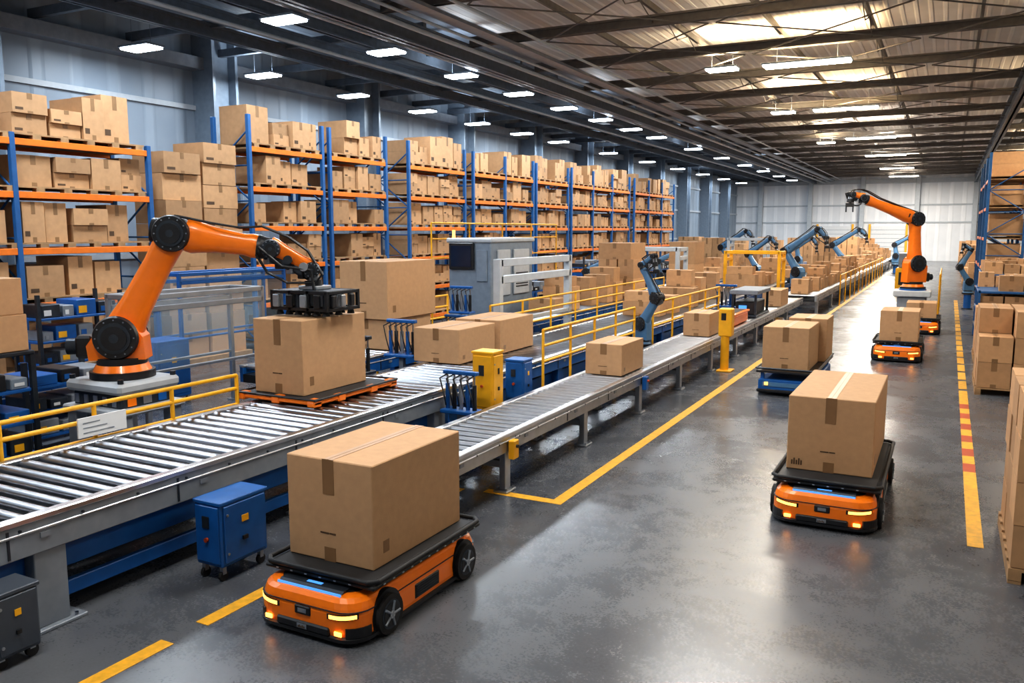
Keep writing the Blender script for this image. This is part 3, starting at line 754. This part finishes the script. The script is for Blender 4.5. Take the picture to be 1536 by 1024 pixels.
def portal(name,x0,x1,y0,y1,h,mt=LGREY,w=.1,double=True,glass=False):
    m=M()
    for x in {x0,x1}:
        for y in(y0,y1):
            m.box(x-w/2,x+w/2,y-w/2,y+w/2,.02,h,mt,.01);m.box(x-w,x+w,y-w,y+w,0,.02,mt)
        m.box(x-w/2,x+w/2,y0,y1,h-w,h,mt,.01)
        if double: m.box(x-w/2,x+w/2,y0,y1,h-w*3.2,h-w*2.2,mt,.01);m.box(x-w/3,x+w/3,y0,y1,h*.42,h*.42+w*.6,mt,.01)
        if glass: m.box(x-.005,x+.005,y0,y1,h*.45,h-w,GLASS)
    if x0!=x1:
        for y in(y0,y1): m.box(x0,x1,y-w/2,y+w/2,h-w,h,mt,.01)
        if glass: m.box(x0,x1,y0-.005,y0+.005,.6,h-w,GLASS)
    return m.obj(name)
portal("conveyor_gantry_frame",-8.3,-8.3,15.3,18.9,2.4,w=.16)
portal("safety_enclosure",-11.2,-10.45,8.3,10.7,2.05,w=.08,mt=ALU,glass=True)
portal("safety_enclosure",-13.4,-12.8,11.0,13.8,2.2,w=.07,mt=BLUE,glass=True)
portal("scanner_gantry",-10.2,-8.35,28.5,29.5,2.4,w=.14,mt=LGREY)
portal("scanner_gantry",-7.75,-5.7,33,34,2.2,w=.12,mt=YELLOW)
portal("scanner_gantry",-10.2,-8.35,44,45,2.6,w=.14,mt=LGREY)
def equip(x0,x1,y0,y1,h,n=3,load=False):
    m=M()
    for x in(x0,x1):
        for y in(y0,y1): m.box(x-.03,x+.03,y-.03,y+.03,0,h,DARK)
    for k in range(n):
        z=.25+k*(h-.3)/n;m.box(x0,x1,y0,y1,z,z+.04,BLUE,.005)
        y=y0+.08
        while y<y1-.2:
            ww=random.uniform(.18,.4);hh=random.uniform(.12,(h-.3)/n-.12);m.box(x0+.1,x1-.03,y,min(y+ww,y1-.05),z+.04,z+.04+hh,random.choice((BLACK,DARK,GREY,BLUE,BGREY)),.01)
            m.box(x1-.03,x1-.02,y+.04,y+ww*.5,z+.08,z+.04+hh*.6,random.choice((BLUE,WHITE,ALU,YELLOW)));y+=ww+.05
    if load: m.box(x0-.03,x1+.03,y0-.03,y1+.03,h,h+.05,DARK,.01)
    m.obj("equipment_cart")
equip(-10.6,-9.85,4.2,6.2,1.5,3,True);equip(-11.2,-10.5,6.5,7.8,1.3);equip(-14.4,-13.7,8.8,10.4,1.9,4);equip(-12.2,-11.5,14.2,15.8,1.6);equip(-13,-12.3,16.2,18,1.7);equip(-11.8,-11.1,22.5,25,1.6);equip(-9.6,-8.9,3.3,4.5,1.0,2)
equip(-12,-11.3,29,33,1.6);equip(-12.4,-11.6,36,40,1.7);equip(-13.2,-12.5,30,34,2.0,4)
m=M();carton(m,-10.6,-9.88,5.15,6.2,1.552,1.99);carton(m,-10.6,-9.9,5.1,6.18,1.992,2.43);m.obj("cardboard_boxes_on_equipment_cart")
m=M();m.box(-2.2,-1.2,44,46,.12,1.2,YELLOW,.04);m.box(-2.1,-1.3,44.2,45.8,1.2,1.9,GREY,.04);m.box(-2.05,-1.35,43.98,44,.4,1.0,BLACK)
for sx in(-2.15,-1.25):
    for sy in(44.3,45.7): m.cyl((sx-.06,sy,.2),(sx+.06,sy,.2),.2,RUBBER,seg=16)
m.obj("tugger_vehicle")
# ------------------------------------------------------------------ world, camera, view
w=bpy.data.worlds.new("World");sc.world=w;w.use_nodes=True;w.node_tree.nodes["Background"].inputs[0].default_value=(.5,.6,.75,1);w.node_tree.nodes["Background"].inputs[1].default_value=.3
VX,VY,F=1425,345,1249.0
th=math.atan((512-VY)/F);psi=math.asin((VX-768)/math.sqrt((VX-768)**2+(512-VY)**2+F*F))
cam=bpy.data.cameras.new("Camera");cam.lens=F/1536*36;cam.sensor_width=36;cam.clip_end=300
co=bpy.data.objects.new("Camera",cam);co.location=(0,0,3);co.rotation_euler=(math.pi/2-th,0,psi);sc.collection.objects.link(co);sc.camera=co
sc.view_settings.view_transform='Standard'
for lk in ('Medium High Contrast','Standard - Medium High Contrast'):
    try: sc.view_settings.look=lk;break
    except Exception: pass
sc.view_settings.exposure=-.2
